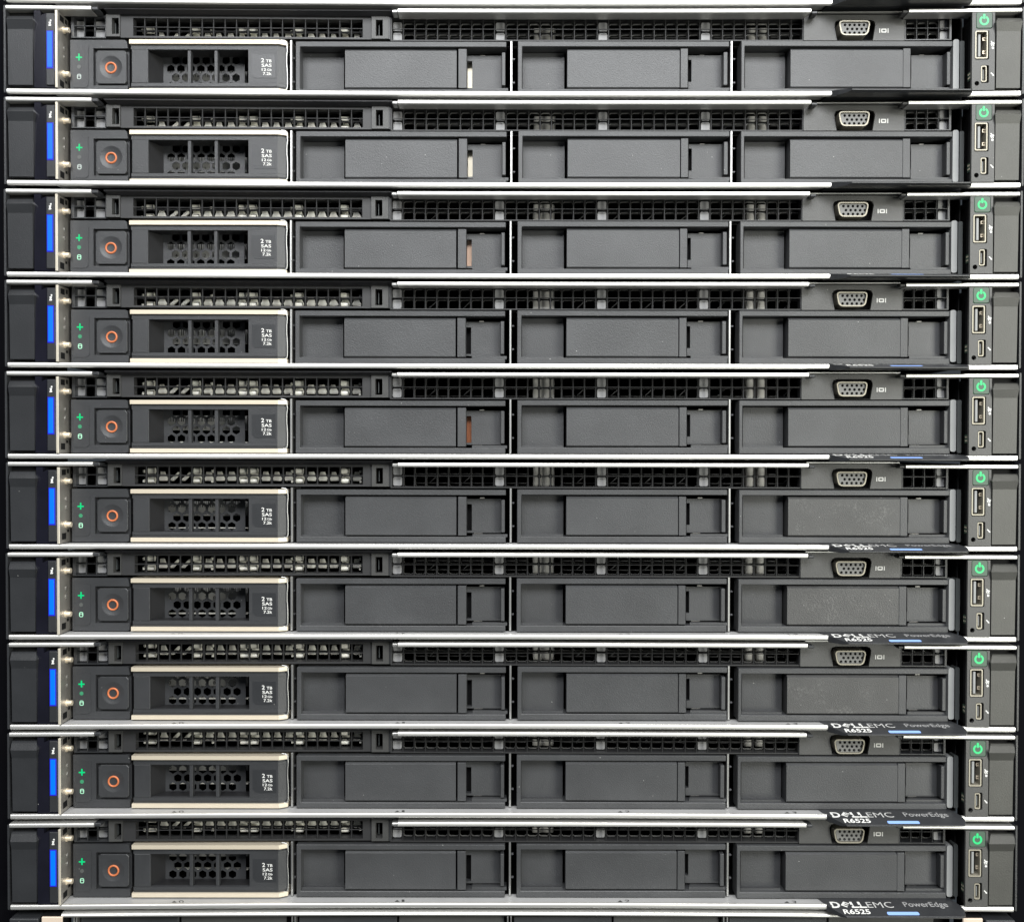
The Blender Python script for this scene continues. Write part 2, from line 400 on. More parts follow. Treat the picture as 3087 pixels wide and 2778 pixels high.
# metal side wall of the ear
Xw = phys(183, 0, 0)[0]
m = MB()
def yw(y): return phys(183, y, 0)[1]
m.hexa((Xw-6.5, yw(1411)), (Xw, yw(1641)), 0.0, 118, 1.0)
ew = build(m, 'ear_wall', 'board_metal', P)
m = MB(); m.hexa((Xw-7, yw(1411)), (Xw-0.2, yw(1641)), -2.2, -0.3, 0.8); build(m, 'wall_edge', 'edge_metal', ew)
for yy in (1453.5, 1586):
    m = MB(); m.cylx(Xw+3.1, Xw+17, yw(yy), 40, 8.0); build(m, 'stud', 'nickel', ew, smooth=True)
    m = MB(); m.cylx(Xw+0.1, Xw+3, yw(yy), 40, 11); build(m, 'stud_flange', 'nickel', ew, smooth=True)
for (a, b, c, d) in ((1418, 1435, 14, 40), (1417, 1430, 48, 60), (1611, 1630, 14, 40), (1602, 1610, 48, 60)):
    m = MB(); m.hexa((Xw+0.1, yw(a)), (Xw+0.7, yw(b)), c, d); build(m, 'wall_opening', 'black_dark', ew)
for yy in (1508, 1534):
    m = MB(); vs = []
    pts = [(Xw+1.2, yw(yy)+7*math.sin(R(a)), 48-9*math.cos(R(a))) for a in range(-80, 81, 20)]
    m.tube(pts, 0.9, 6); build(m, 'embossed_ring', 'steel', ew)

# ---- right ear
ear_plate(3070, 3075.5)
m = MB()
A = [(2994, 1426, 10), (3066, 1426, 10), (3069, 1447, -14), (2990, 1447, -14), (2991, 1472, -6), (3064, 1472, -6), (2990, 1638, 0), (3062, 1638, 0)]
vs = [(*phys(x, y, d), d+bow(3030)) for x, y, d in A]; vs += [(x, y, 40) for x, y, d in vs]
m.add(vs, [(0, 1, 2, 3), (3, 2, 5, 4), (4, 5, 7, 6), (0, 8, 9, 1), (6, 7, 15, 14), (0, 3, 11, 8), (3, 4, 12, 11), (4, 6, 14, 12), (1, 9, 10, 2), (2, 10, 13, 5), (5, 13, 15, 7), (8, 11, 10, 9), (11, 12, 13, 10), (12, 14, 15, 13)])
build(m, 'latch_handle', 'black_satin_lit', P)
box('ear_base', 'black_dark', P, 2988, 1412, 3069, 1643, 24, 120, 0)
m = MB()
m.prism([(2919, 1413), (2987, 1413), (2987, 1644), (2919, 1644)], -2, 8, holes=[rrect(2930.5, 1410.5+3, 2979.8, 1461.5, 5), rrect(2927, 1467, 2970, 1553.5, 4), rrect(2946, 1570, 2970, 1623, 4), circ(2934, 1624, 7.2)])
pp = build(m, 'port_panel', 'grey_bezel', P)
m = MB(); m.box(2919, 1414, 2987, 1644, 34, 110, 0); m.box(2919.2, 1413.5, 2922, 1643.5, 8.2, 33.8, 0); m.box(2984, 1413.5, 2986.8, 1643.5, 8.2, 33.8, 0); build(m, 'panel_body', 'black_dark', pp)
m = MB(); m.prism(rrect(2932, 1414, 2978.3, 1459.5, 5), -3.5, 30); pb = build(m, 'power_button', 'button_green_glow', P)
m = MB(); cx, cy = 2954.7, 1438.0
arc = [R(a) for a in range(-62, 243, 16)]
q = [(cx+14.5*math.cos(a), cy+14.5*math.sin(a)) for a in arc]+[(cx+8.6*math.cos(a), cy+8.6*math.sin(a)) for a in reversed(arc)]
m.prism(q, -4.2, -3.6); m.prism(rrect(2951.2, 1418.5, 2958.2, 1434, 3), -4.4, -3.6); build(m, 'power_symbol', 'power_green', pb)
m = MB(); m.prism(rrect(2928.3, 1468.2, 2966.2, 1551, 4), -4, 30, holes=[rrect(2931.8, 1471.7, 2962.7, 1547.5, 2.5)]); us = build(m, 'usb_port', 'port_silver', P)
m = MB(); m.box(2937, 1477, 2944.5, 1543, 1, 30); build(m, 'tongue', 'grey_strip', us)
for yy in (1488, 1527):
    m = MB(); m.prism(rrect(2950.5, yy-5, 2958.5, yy+5, 1), 8, 12, holes=[rrect(2952.5, yy-2.5, 2956.5, yy+2.5, 0.8)]); build(m, 'spring_contact', 'nickel', us)
m = MB(); m.prism(rrect(2946.5, 1572, 2963, 1620, 4), -3, 26, holes=[rrect(2949.2, 1575, 2960.2, 1617, 2.5)]); mu = build(m, 'micro_usb_port', 'port_silver', P)
m = MB(); m.box(2951.2, 1581, 2954, 1612, 2, 26); build(m, 'tongue', 'grey_strip', mu)
# printed symbols
m = MB(); d = -2.4
m.sheet([(2974.5, 1500), (2977, 1498), (2985, 1512), (2983, 1514)], d); m.sheet(circ(2981, 1519, 3.6, 10), d); m.sheet([(2979, 1502), (2986, 1504), (2985.5, 1507), (2980, 1505)], d)
m.sheet([(2974, 1506), (2976.5, 1505), (2979.5, 1513), (2978, 1515)], d); m.sheet(circ(2984.5, 1506, 2, 8), d); build(m, 'usb_symbol', 'white_print', pp)
m = MB(); m.sheet([(2974.5, 1594), (2977, 1592), (2985, 1599.5), (2985, 1602.5), (2981, 1602), (2979, 1598)], d); build(m, 'wrench_symbol', 'white_print', pp)
# contact pad on the inner side of the right ear
Xp = phys(2919, 0, 8)[0]
m = MB(); m.hexa((Xp-2.5, phys(2919, 1580, 20)[1]), (Xp-0.2, phys(2919, 1606, 20)[1]), 14, 34, 0.5); cp = build(m, 'contact_block', 'pcb', P)
for a in (1587, 1598):
    for dd in (18, 26):
        m = MB(); m.hexa((Xp-3.2, phys(2919, a, 20)[1]-2.5), (Xp-2.6, phys(2919, a, 20)[1]+2.5), dd, dd+4); build(m, 'contact', 'nickel', cp)
# strips beside the right hand bay
m = MB(); m.prism(rrect(2862.5, 1473, 2880, 1629, 6), 40, 75); build(m, 'side_strip', 'grey_strip', P)
m = MB(); m.prism(rrect(2883, 1473, 2896, 1632, 4), 50, 85); build(m, 'guide_strip', 'grey_strip_dark', P)

# ---- ventilation grilles
def lattice(x0, x1, nc, ys, t, d0, d1, frame=None, ft=4, fdepth=None, ncol_t=None):
    m = MB()
    outer = frame or (x0-ft, ys[0]-ft, x1+ft, ys[-1]+ft)
    # frame as a ring
    m.prism([(outer[0], outer[1]), (outer[2], outer[1]), (outer[2], outer[3]), (outer[0], outer[3])], d0, fdepth or d1,
            holes=[[(x0, ys[0]), (x1, ys[0]), (x1, ys[-1]), (x0, ys[-1])]])
    for i in range(1, nc):
        x = x0+(x1-x0)*i/nc
        for ya, yb in zip(ys, ys[1:]):
            m.box(x-t/2, ya+(t/2 if ya != ys[0] else 0.1), x+t/2, yb-(t/2 if yb != ys[-1] else 0.1), d0+0.6, d1, 0.5)
    for y in ys[1:-1]: 
        for i in range(nc):
            m.box(x0+(x1-x0)*i/nc+0.1, y-t/2, x0+(x1-x0)*(i+1)/nc-0.1, y+t/2, d0+0.3, d1, 0.5)
    return m
def backplate(x0, x1, nc, ys, d, thick, solid=(), inset=3.6, r=5.5, margin=4, some=None, sx=0, sy=0):
    m = MB(); holes = []
    w = (x1-x0)/nc
    for i in range(nc):
        if i in solid: continue
        for j, (ya, yb) in enumerate(zip(ys, ys[1:])):
            holes.append(rrect(x0+i*w+inset+sx, ya+inset*0.8+sy, x0+(i+1)*w-inset+sx, yb-inset*0.8+sy, r, 3))
    m.prism([(x0-margin, ys[0]-margin), (x1+margin, ys[0]-margin), (x1+margin, ys[-1]+margin), (x0-margin, ys[-1]+margin)], d, d+thick, holes=holes)
    return m
GD = 48
# big left grille
g = build(lattice(408, 1095, 20, (1408, 1434.7, 1461.5), 1.9, GD, GD+5, frame=(368, 1401, 1121, 1467), fdepth=GD+26), 'vent_grille', 'grille_black', P)
build(backplate(408, 1095, 20, (1408, 1434.7, 1461.5), GD+26, 5, inset=3.0), 'perforated_plate', 'black_dark', g)
# metal parts seen inside through the left grille
w = (1095-408)/20
for i in (1, 5, 9, 10, 14, 18):
    for yy in (1421, 1449):
        xa = 408+w*(i+0.18)+(6 if i in (9,) else 0); Xa, Ya = phys(xa, yy, GD+60); Xb, _ = phys(xa+w*0.66, yy, GD+60)
        m = MB(); m.cylx(Xa, Xb, Ya, GD+64, 9.5); build(m, 'standoff', 'bright_tin', P, smooth=True)
for i in (0, 6, 13, 19):
    for yy in (1418, 1447):
        m = MB(); m.box(408+w*(i+0.68), yy, 408+w*(i+0.86), yy+9, GD+50, GD+70, 1); build(m, 'terminal', 'bright_tin', P)
for i in range(2, 20):
    x = 408+w*i
    if i in (3, 4):
        q = [(x+4, 1446), (x+w-8, 1425), (x+w-4, 1425), (x+w-4, 1434), (x+14, 1451), (x+4, 1451)]
    else: t = ((i*7) % 5-2)*0.9; q = [(x+4, 1443), (x+8, 1434), (x+9, 1423), (x+w-12-t, 1423), (x+w-8-t, 1434), (x+w-4, 1443), (x+w-6, 1451), (x+6, 1451)]
    m = MB(); m.prism(q, GD+64, GD+70); build(m, 'inner_tooth', 'bright_tin', P)
# small grille with three columns on the far left
g = build(lattice(231, 324, 3, (1408, 1433, 1466), 3, GD, GD+7, frame=(222, 1402, 326, 1469), fdepth=GD+30), 'vent_grille', 'black_satin', P)
build(backplate(231, 324, 3, (1408, 1433, 1466), GD+30, 5, solid=(0, 2), margin=2), 'perforated_plate', 'black_dark', g)
for x0, x1 in ((235, 260.5), (297, 323)):
    for y0, y1 in ((1411, 1430), (1436.5, 1462)):
        m = MB(); m.prism(rrect(x0, y0, x1, y1, 3), GD+20, GD+29.5); build(m, 'blanking_plate', 'plate_pale', g)
# slots
def slot_block(x0, x1, sx0, sx1, y0, y1):
    m = MB(); m.prism([(x0, 1400), (x1, 1400), (x1, y1), (x0, y1)], GD-6, GD+30, holes=[rrect(sx0, 1411, sx1, 1459, 1.5)]); o = build(m, 'slot_block', 'grey_bezel', P)
    m = MB(); m.box(sx0+9, 1418, sx0+11.5, 1452, GD+12, GD+30, 0.5); build(m, 'slot_blade', 'grey_strip_dark', o)
slot_block(326.5, 367.5, 344, 365, 1402, 1466)
slot_block(1121.5, 1173, 1133.5, 1155, 1402, 1467)
box('slot_edge', 'black_satin', P, 1173.6, 1402, 1177.6, 1468, GD-4, GD+30, 0.6)
# big right grille
ysr = (1403, 1435, 1468)
grille = g = build(lattice(1182, 2411, 36, ysr, 1.9, GD, GD+5, frame=(1178, 1399, 2414, 1471), fdepth=GD+30), 'vent_grille', 'grille_black', P)
build(backplate(1182, 2411, 36, ysr, GD+30, 2, solid=(0, 9, 18, 27), inset=3.0), 'perforated_plate', 'black_dark', g)
build(backplate(1182, 2411, 36, ysr, GD+32.3, 9, solid=(0, 9, 18, 27), inset=3.0), 'shield_plate', 'vent_rim', g)
wr = (2411-1182)/36
for i in (9, 18, 27, 0):
    for y0, y1 in ((1407, 1432), (1438.5, 1464.5)):
        m = MB(); m.prism(rrect(1182+wr*i+4, y0, 1182+wr*(i+1)-4, y1, 4.5), GD+20, GD+29.5); build(m, 'blanking_plate', 'plate_pale', g)
for i, ww in ((12.45, 0.8), (13.2, 0.75), (14.0, 0.35), (31.2, 0.85), (32.2, 0.8)):
    m = MB(); m.box(1182+wr*i, 1404, 1182+wr*(i+ww), 1466, GD+62, GD+120, 1.5); build(m, 'fan_bracket', 'plate_bright', P)
for a, b in ((2, 12), (15, 26), (27.4, 31), (33.2, 35.8)):
    xa = 1182+wr*a; xb = 1182+wr*b
    for y0, y1 in ((1427, 1430.5), (1455, 1458)):
        m = MB(); m.box(xa, y0, xb, y1, GD+70, GD+84, 1); build(m, 'fan_guard_bar', 'plate_steel', P)
    for j in range(1, int(b-a), 3):
        x = xa+wr*(j+0.3); m = MB(); m.prism([(x, 1454), (x+3.5, 1454), (x+24, 1436), (x+20.5, 1436)], GD+64, GD+69); build(m, 'fan_strut', 'plate_steel', P)
# small right grille
g = build(lattice(2720, 2851, 4, ysr, 1.9, GD, GD+5, frame=(2717.5, 1399, 2857, 1471), fdepth=GD+30), 'vent_grille', 'black_satin', P)
build(backplate(2720, 2851, 4, ysr, GD+30, 2, solid=(3,), margin=3, inset=3.0), 'perforated_plate', 'black_dark', g)
build(backplate(2720, 2851, 4, ysr, GD+32.3, 9, solid=(3,), margin=3, inset=3.0), 'shield_plate', 'vent_rim', g)
for y0, y1 in ((1406, 1432), (1438, 1465)):
    m = MB(); m.prism(rrect(2822, y0, 2847.5, y1, 4), GD+16, GD+29.5); build(m, 'blanking_plate', 'plate_pale', g)
# ---- video socket panel
FIX = 2567
trap = [(2522, 1410.5), (2615, 1410.5), (2625, 1414), (2629, 1423), (2628, 1434), (2622, 1471), (2514, 1471), (2508, 1434), (2507, 1423), (2511, 1414)]
m = MB(); m.prism([(2415, 1396.5), (2716.5, 1396.5), (2716.5, 1471.5), (2415, 1471.5)], GD-2, GD+8, holes=[trap]); vp = build(m, 'video_panel', 'grey_bezel', P)
m = MB(); m.box(2417, 1398, 2714, 1471, GD+30, GD+60, 0); build(m, 'panel_backing', 'black_dark', vp)
def dsub(i, r):
    o = [(2519+i, 1420+i), (2615-i, 1420+i), (2607-i*1.1, 1464-i), (2527+i*1.1, 1464-i)]
    out = []
    for k in range(4):
        p = Vector(o[k]); a = Vector(o[k-1])-p; b = Vector(o[(k+1)%4])-p
        p1 = p+a.normalized()*r; p2 = p+b.normalized()*r
        for t in (0, 0.25, 0.5, 0.75, 1): out.append(tuple(p1*(1-t)**2+p*2*t*(1-t)+p2*t*t))
    return out
m = MB(); m.prism(dsub(0, 14), GD-20, GD+29, holes=[dsub(3.6, 11)]); vg = build(m, 'video_socket', 'port_silver', P)
pins = []
for yy, x0 in ((1431, 2538), (1443, 2545.5), (1454.5, 2538)):
    for i in range(5): pins.append(circ(x0+14.2*i, yy, 4.2, 10))
m = MB(); m.prism(dsub(4.2, 11), GD-14, GD+5, holes=pins); build(m, 'socket_insert', 'port_face', vg)
m = MB(); d = GD-2.5
m.sheet([(2640.5, 1436), (2643.5, 1436), (2643.5, 1449), (2640.5, 1449)], d); m.sheet([(2665.5, 1436), (2668.5, 1436), (2668.5, 1449), (2665.5, 1449)], d)
m.sheet(rrect(2646.5, 1436.5, 2662.5, 1448.5, 2.5), d, holes=[rrect(2650, 1440, 2659, 1445, 1)]); build(m, 'screen_symbol', 'white_print', vp)

FIX = None
# ---- hard drive in the left bay
HD = 42
FIX = 630
m = MB()
m.prism([(219, 1475), (382, 1475), (388, 1479), (391, 1500), (288, 1500), (288, 1611), (391, 1611), (391, 1632), (382, 1635), (219, 1635)], HD, HD+50)
m.box(286.5, 1499, 396, 1612, HD+14, HD+50, 0)
hd = build(m, 'hard_drive', 'black_drive', P)
m = MB(); m.prism([(226.5, 1495), (273, 1495), (273, 1610), (264, 1618), (226.5, 1618)], HD-1.6, HD-0.3); build(m, 'indicator_panel', 'black_drive', hd)
m = MB()
cxp, cyp, dd = 245, 1528, HD-2.4
q = []
for k in range(8):
    a = R(45*k-90); r = (11 if k == 0 else 9.5) if k % 2 == 0 else 3.2
    if k % 2 == 0:
        for s_ in (-1, 1): q.append((cxp+r*math.cos(a)-s_*2.0*math.sin(a), cyp+r*math.sin(a)+s_*2.0*math.cos(a)))
    else: q.append((cxp+r*math.cos(a), cyp+r*math.sin(a)))
m.prism(q, dd, dd+0.6); build(m, 'activity_light', 'green_light', hd)
m = MB(); m.prism(circ(245, 1556, 6, 14), dd, dd+0.6); build(m, 'status_light', 'dot_off', hd)
m = MB(); m.sheet(rrect(239, 1577.5, 251.5, 1593, 4.5), dd+0.3, holes=[rrect(241.4, 1584.3, 249.1, 1590.8, 2.2), rrect(241.4, 1579.8, 249.1, 1582.5, 1.2)]); build(m, 'drive_symbol', 'icon_green', hd)
# release button with a dished face
m = MB(); cxp, cyp = 340.5, 1555.5; n = 40; d = HD+0.2
bx0, by0, bx1, by1 = 295, 1506, 387, 1605
rings = [(0.01, 4.5), (10, 4.3), (20, 3.4), (27, 1.9), (33, 0.3), (35, 0.0)]
vs = []; fs = []; ox, oy = phys(cxp, cyp, d); bm_ = bow(cxp)
for r, h in rings:
    for i in range(n):
        a = 2*math.pi*(i+0.5)/n; vs.append((ox+r*math.cos(a), oy+r*math.sin(a), d+h+bm_))
X0, Y0 = phys(bx0, by0, d); X1, Y1 = phys(bx1, by1, d)
def sqring(X0, Y0, X1, Y1, dep):
    out = []
    for i in range(n):
        a = 2*math.pi*(i+0.5)/n; c_, s_ = math.cos(a), math.sin(a); k = 1/max(abs(c_), abs(s_))
        out.append(((X0+X1)/2+c_*k*(X1-X0)/2, (Y0+Y1)/2+s_*k*(Y1-Y0)/2, dep+bm_))
    return out
vs += sqring(X0+1.2, Y0+1.2, X1-1.2, Y1-1.2, d); vs += sqring(X0, Y0, X1, Y1, d+1.2); vs += sqring(X0, Y0, X1, Y1, d+12)
for k in range(len(rings)+2):
    for i in range(n):
        j = (i+1) % n; fs.append((k*n+i, k*n+j, (k+1)*n+j, (k+1)*n+i))
m.add(vs, fs); build(m, 'release_button', 'black_drive', hd)
m = MB(); m.torus(340.5, 1556.5, HD+3.2, 15.0, 3.0); build(m, 'button_ring', 'orange', hd, smooth=True)
# carrier face
def face_bar(y0, y1, da, x0=401, x1=839, xe=864, back=60):
    m = MB()
    A = [(x0, da), (x1, da), (xe, da+12), (xe, HD+back), (x0, HD+back)]
    vs = []
    for y in (y0, y1):
        for x, d in A: 
            X, Y = phys(x, y, da); vs.append((X, Y, d+bow(630)))
    fs = [(4, 3, 2, 1, 0), (5, 6, 7, 8, 9)]+[(i, (i+1)%5, 5+(i+1)%5, 5+i) for i in range(5)]
    m.add(vs, fs); return m
for y0, y1 in ((1476, 1488.5), (1622, 1634.5)):
    build(face_bar(y0, y1, HD-6, 395.5, 841, 865), 'gold_trim', 'gold_trim', hd)
for y0, y1 in ((1500, 1503.9), (1604.1, 1608)):
    m = MB(); m.box(404, y0, 838, y1, HD+10.5, HD+56, 0); build(m, 'window_lining', 'black_inner_shaded', hd)
for a in (face_bar(1488.8, 1496, HD+1, back=10), face_bar(1496.2, 1504, HD-2, xe=863, back=10), face_bar(1604, 1614, HD-2, xe=863, back=10), face_bar(1614.2, 1621.8, HD+1, back=10)):
    build(a, 'carrier_edge', 'black_drive', hd)
build(face_bar(1504.2, 1603.8, HD-2, 752), 'carrier_face', 'black_drive', hd)
m = MB(); m.box(403, 1504.2, 452, 1603.8, HD-3, HD+8, 1.2); build(m, 'grip_pad', 'black_drive', hd)
m = MB(); m.wall(403, 1504.4, 452, 1603.6, 440, 1504.4, 497, 1603.6, HD+8.2, HD+56); build(m, 'window_cheek', 'black_inner_shaded', hd)
for x0 in (570, 650):
    m = MB(); m.box(x0, 1504.2, x0+10, 1603.8, HD+2, HD+22, 1); build(m, 'window_rib', 'black_drive', hd)
m = MB()
m.prism([(762, 1519), (833, 1519), (833, 1589), (772, 1589), (762, 1579)], HD-2.8, HD-2.1); lp = build(m, 'capacity_label', 'black_satin', hd)
m = MB(); d = HD-3.3
m.text('2', 0, 1542.5, 12.5, d, right=799, width=9, bold=0.014); m.text('TB', 0, 1542.5, 8.6, d, right=821.5, width=17, bold=0.012)
m.text('SAS', 0, 1556, 9.6, d, right=821.5, width=30, bold=0.012)
m.text('12', 0, 1568, 8.2, d, right=805, width=13, bold=0.012); m.text('Gb', 0, 1568, 6.8, d, right=821.5, width=14, bold=0.01)
m.text('7.2k', 0, 1580.5, 9, d, right=821.5, width=26, bold=0.012)
build(m, 'capacity_print', 'white_print', hd)
# honeycomb screen behind the window
MD = HD+58
m = MB(); holes = []
hx, hy = 30.0, 26.0
for r_ in range(-1, 6):
    for c_ in range(-1, 10):
        x = 505+c_*hx+(hx/2 if r_ % 2 else 0); y = 1509+r_*hy
        if not (514 < x < 724 and 1506 < y < 1602): continue
        holes.append([(x+13.0*math.sin(R(60*k)), y+13.0*math.cos(R(60*k))) for k in range(6)])
m.prism([(470, 1490), (741, 1490), (741, 1616), (470, 1616)], MD, MD+3, holes=holes); build(m, 'honeycomb_screen', 'black_drive', hd)
LD = HD+128
m = MB(); m.box(470, 1512, 748, 1556, LD, LD+4, 0); build(m, 'drive_sticker', 'label_white', hd)
m = MB(); x = 476
while x < 736:
    wdt = random.choice((1.6, 2.4, 3.6)); m.sheet([(x, 1510), (x+wdt, 1510), (x+wdt, 1530), (x, 1530)], LD-0.6); x += wdt+random.choice((2, 3, 4.2))
for x, t in ((508, '0'), (533, '4'), (558, '9'), (592, '3'), (618, '2'), (643, '8')): m.text(t, x, 1551, 11, LD-0.6, width=8, bold=0.02)
build(m, 'sticker_print', 'black_print', hd)
box('drive_edge', 'bright_tin', hd, 470, 1591, 748, 1594, LD-12, LD+4, 0.5)
# wire spring and dividers
m = MB()
pts = [(*phys(x, y, HD+6), HD+6+bow(868)) for x, y in ((850, 1472), (862, 1473.5), (867.5, 1479), (869, 1500), (868, 1512), (867, 1520), (867, 1545), (868, 1553), (869, 1575), (869, 1608), (868, 1616), (864, 1621), (857, 1622))]
m.tube(pts, 2.1); build(m, 'wire_spring', 'steel', P, smooth=True)
FIX = None
for x0, x1 in ((877, 883.5), (1536.5, 1543), (2196, 2202.5)):
    m = MB(); m.box(x0, 1470.5, x1, 1635, HD+5, HD+120, 1.2); dv = build(m, 'bay_divider', 'steel', P)
    m = MB()
    for yy in (1516, 1586):
        m = MB(); m.box(x1+0.3, yy-2.5, x1+8, yy+2.5, HD+24, HD+34, 1); build(m, 'divider_tab', 'plate_steel', dv)

# ---- blanks in the other three bays
FACES = []; CLIPS = []
def blank(x0, x1, lb, fx0, fx1, la, lz, r0, r1, p0, p1, ye, gap, slit):
    global FIX
    FIX = (x0+x1)/2
    D = 37
    yT0, yT1, yB0, yB1 = 1477+ye, 1493+ye, 1619+ye, 1636
    m = MB()
    m.prism([(x0, yT0), (x1, yT0), (x1, yT1), (lb, yT1), (lb, yB0), (x1, yB0), (x1, yB1), (x0, yB1)], D, D+60)
    o = build(m, 'drive_blank', 'black_grain', P, bevel=1.4)
    m = MB()       # recess floor left
    m.wall(lb+1, yT1+0.5, fx0-gap-0.5, yB0-0.5, lb+1, yT1+0.5, fx0-gap-0.5, yB0-0.5, D+44, D+58)
    build(m, 'recess_floor', 'black_grain', o)
    m = MB(); m.wall(lb+0.5, yB0-7, fx0-gap-0.5, yB0-0.4, lb+0.5, yB0-2.6, fx0-gap-0.5, yB0-0.4, D+16, D+37.8); build(m, 'recess_ledge', 'black_grain', o)
    m = MB()       # raised face with chamfered long edges
    ya, yb = yT1+4.5, yB0-3
    A = [(ya, D+10), (ya+6.5, D+2), (yb-3.5, D+2), (yb, D+6)]
    vs = []
    for x in (fx0, fx1):
        for y, d in A: X, Y = phys(x, y, D+2); vs.append((X, Y, d+bow((fx0+fx1)/2)))
        for y, d in ((yb, D+58), (ya, D+58)): X, Y = phys(x, y, D+2); vs.append((X, Y, d+bow((fx0+fx1)/2)))
    m.add(vs, [(0, 1, 7, 6), (1, 2, 8, 7), (2, 3, 9, 8), (3, 4, 10, 9), (4, 5, 11, 10), (5, 0, 6, 11), (0, 5, 4, 3, 2, 1), (6, 7, 8, 9, 10, 11)])
    f = build(m, 'face_panel', 'black_grain', o); FACES.append(f)
    m = MB(); m.box(la, yT1+5, lz, yB0-4, D+1, D+58, 1.2); build(m, 'latch_bar', 'black_grain', o)
    m = MB()       # right floor, with a slit next to the latch
    fy0, fy1 = yT1+11, yB0-13
    s0, s1 = slit
    m.prism([(lz+1, fy0), (r1, fy0), (r1, fy1), (lz+1, fy1), (lz+1, s1), (r0, s1), (r0, s0), (lz+1, s0)], D+34, D+54)
    build(m, 'latch_floor', 'black_grain', o)
    m = MB(); m.wall(r0+2, yB0-9, p1+8, yB0-0.3, r0+6, yB0-9, p1+8, yB0-0.3, D+12, D+58); build(m, 'lower_ledge', 'black_grain', o)
    m = MB(); m.box(p0, yT1+14, p1, yB0-14, D+4, D+58, 1.2); build(m, 'end_post', 'black_grain', o)
    m = MB(); m.box(r0+6, yB0-12.5, r0+32, yB0-9.8, D+42, D+50, 0.4); build(m, 'contact_tab', 'plate_bright', o)
    m = MB(); m.box(r0+24, fy0-4, r0+38, fy0-1, D+40, D+50, 0.4); build(m, 'contact_tab', 'plate_bright', o)
    m = MB(); m.box(lz-3, s0-3, r0+8, s1+3, D+62, D+66, 0); c = build(m, 'spring_clip', 'black_dark', o); CLIPS.append(c)
    FIX = None
    return o
blank(894, 1525, 907, 1042, 1376, 1381, 1406.5, 1423, 1511, 1511.5, 1522, 0, 3, (1520, 1600))
blank(1560, 2193, 1573, 1708.5, 2044.5, 2047, 2069.5, 2080, 2174, 2176, 2188, -2, 9, (1515, 1581))
blank(2228, 2862, 2238, 2376, 2712, 2712.6, 2735.5, 2737.5, 2833, 2844, 2855, -1, 16, (1516, 1576))

# ------------------------------------------------------------------ the ten servers
PITCH = 273.3
WORDS = ['topmost', 'second', 'third', 'fourth', 'fifth', 'sixth', 'seventh', 'eighth', 'ninth', 'lowest']
LABELS = ['topmost complete server of the stack, dim drive dot, pale metal showing by its first blank',
          'second complete server from the top, pale metal showing in the gap of its first blank',
          'third complete server from the top, rose metal showing in the gap of its first blank',
          'fourth complete server from the top, its badge seen almost edge on',
          'fifth complete server from the top, copper strip showing in the gap of its first blank',
          'sixth complete server from the top, with scuffed right blank and dim green drive dot',
          'seventh complete server from the top, pale scuffs on its right blank, drive dot dark',
          'eighth complete server from the top, two above the lowest, with faint scuffs on right blank',
          'ninth complete server from the top, directly above the lowest one of the stack',
          'lowest complete server of the stack, widest view of its grey numbered sill']
DOT = {0: 0, 1: 0, 2: 1, 3: 1, 4: 1, 5: 1, 6: 0, 7: 1, 8: 1, 9: 0}
CLIP = {0: 'beige_metal', 1: 'beige_metal', 2: 'rose_metal', 4: 'copper'}
JX = [0, 0, 0, 0, 0, 0, 0, 0, 0, 0]
def copy_tree(o, parent, keep=None):
    c = o.copy(); C.objects.link(c)
    if parent is not None: c.parent = parent
    for ch in o.children:
        if keep is None or ch.name.split('.')[0] in keep or parent is not None: copy_tree(ch, c)
    return c
def kids(o):
    out = [o]
    for ch in o.children: out += kids(ch)
    return out
def override(o, material):
    o.material_slots[0].link = 'OBJECT'; o.material_slots[0].material = MATS[material]
servers = []
RJ = random.Random(11)
for k in range(10):
    o = sv if k == 5 else copy_tree(sv, None)
    o.location = base+Vector((JX[k]*S, 0, (5-k)*PITCH*S)); o['label'] = LABELS[k]; servers.append(o)
    if k != 5: o.location += Vector((RJ.uniform(-2, 2)*S, RJ.uniform(-1.5, 1.5)*S, RJ.uniform(-0.9, 0.9)*S)); o.rotation_euler = (0, RJ.uniform(-0.0004, 0.0004), RJ.uniform(-0.0006, 0.0006))
for k, o in enumerate(servers):
    allk = kids(o)
    nm = lambda q: q.name.split('.')[0]
    for q in allk:
        if nm(q) == 'status_light' and nm(q.parent) == 'hard_drive' and DOT[k]: override(q, 'dim_green')
        if nm(q) == 'drive_symbol' and k in (0, 1): override(q, 'icon_grey')
    bl = sorted([q for q in allk if nm(q) == 'drive_blank'], key=lambda q: q.location.x)
    for q in o.children:
        if nm(q) in ('drive_blank', 'hard_drive', 'latch_handle'):
            q.location += Vector((RJ.uniform(-1.2, 1.2)*S, RJ.uniform(-1.5, 1.5)*S, RJ.uniform(-0.5, 0.5)*S))
            q.rotation_euler = (RJ.uniform(-0.004, 0.004), RJ.uniform(-0.0008, 0.0008), RJ.uniform(-0.0015, 0.0015))
    for q in bl[0].children:
        if nm(q) == 'spring_clip' and k in CLIP:
            override(q, CLIP[k])
            if k == 4: q['label'] = 'copper coloured spring clip'
    if k in (5, 6, 7):
        for q in bl[2].children:
            if nm(q) in ('face_panel',): override(q, 'black_scuffed'); q['label'] = 'face panel with pale scuff marks'
# the server above: only its lower edge is in view
up = copy_tree(sv, None, keep=('chassis', 'bottom_trim', 'name_badge', 'front_sill', 'ear_plate'))
up.location = base+Vector((0, 0, 6*PITCH*S)); up['label'] = 'cropped server at the top edge of the photo, only its lower silver trim showing'

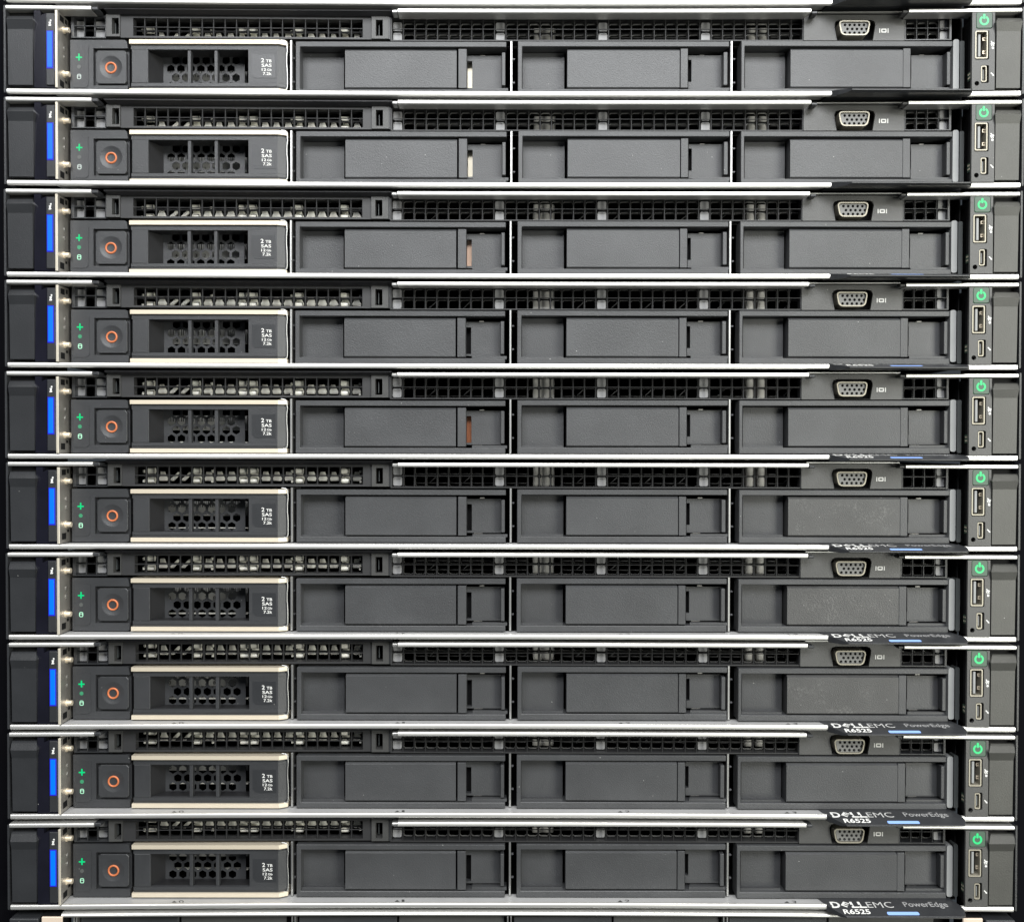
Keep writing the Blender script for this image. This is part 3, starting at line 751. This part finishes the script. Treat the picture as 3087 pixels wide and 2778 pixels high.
# ------------------------------------------------------------------ the different server below
b2 = wpos(CX, 3150, 60)
lo = empty('storage_server', b2, 'cropped server at the bottom edge, beige blocks beside its dark ears', 'server')
Y0 = 1401+4*PITCH      # drawing height of the lowest full server's top trim
Q = lo
YS = 1666+4*PITCH-0.5
def pbox(name, material, x0, y0, x1, y1, d0, d1, bev=1.0):
    m = MB(); m.hexa((x0, y0), (x1, y1), d0, d1, bev); return build(m, name, material, Q)
prof = [(y+YS, d) for y, d in [(2, 60), (4, 24), (6.5, 6), (10, 1), (14, 0), (17, 2), (19, 8), (19, 60)]]
m = MB(); vs = []
m.rail(180, 2915, prof, 24); build(m, 'top_trim', 'trim_silver', Q, smooth=True)
pbox('chassis', 'black_dark', 190, YS+2, 2900, YS+470, 62, 3000, 0)
for x0, x1 in ((24, 112), (2980, 3070)):
    e = pbox('ear_cap', 'black_satin', x0, YS+18, x1, YS+430, -4, 60, 3)
    if x0 < 100:
        m = MB()
        m.text('D', 0, YS+47, 17, 0, width=17, bold=0.03, fn=lambda px, py: (26+px, py, -4.6))
        m.text('E', 0, YS+47, 17, 0, width=14, bold=0.03, fn=lambda px, py: (48+px*0.85+(py-YS-40)*0.45, py-0.45*px+2, -4.6))
        m.text('LL', 0, YS+47, 17, 0, width=28, bold=0.03, fn=lambda px, py: (68+px, py, -4.6))
        build(m, 'maker_name', 'white_print', e)
for x0, x1 in ((121, 184), (2911, 2972)):
    pbox('release_block', 'beige_block', x0, YS+13, x1, YS+430, -2, 5, 2); pbox('ear_body', 'black_dark', x0, YS+11, x1, YS+430, 5.3, 60, 0)
for x in (205, 213, 872, 881, 1531, 1541, 2191, 2202): pbox('bay_divider', 'steel', x, YS+22, x+4, YS+440, 24, 60, 0.6)
for x in (222, 892, 1552, 2213):
    pbox('drive_carrier', 'black_drive', x, YS+31, x+300, YS+200, 40, 61, 2); pbox('carrier_grip', 'grey_bezel', x+306, YS+29, x+630, YS+200, 44, 61, 2)

# ------------------------------------------------------------------ rack
rk = empty('equipment_rack', wpos(CX, 4200, 300), 'black rack uprights at both edges holding the stacked servers', 'rack')
for x0, x1 in ((-260, 14), (3086, 3360)):
    m = MB(); m.hexa((x0, -1200), (x1, 4200), 60, 420, 3); build(m, 'rack_post', 'rack_black', rk)
    xi = 14 if x0 < 0 else 3046
    m = MB(); m.hexa((xi+0.5, -1200), (xi+26, 4200), 262, 300, 1); build(m, 'mounting_rail', 'rack_black', rk)
m = MB(); m.hexa((-260, -1200), (3360, 4200), 3420, 3440); build(m, 'rear_panel', 'black_dark', rk)
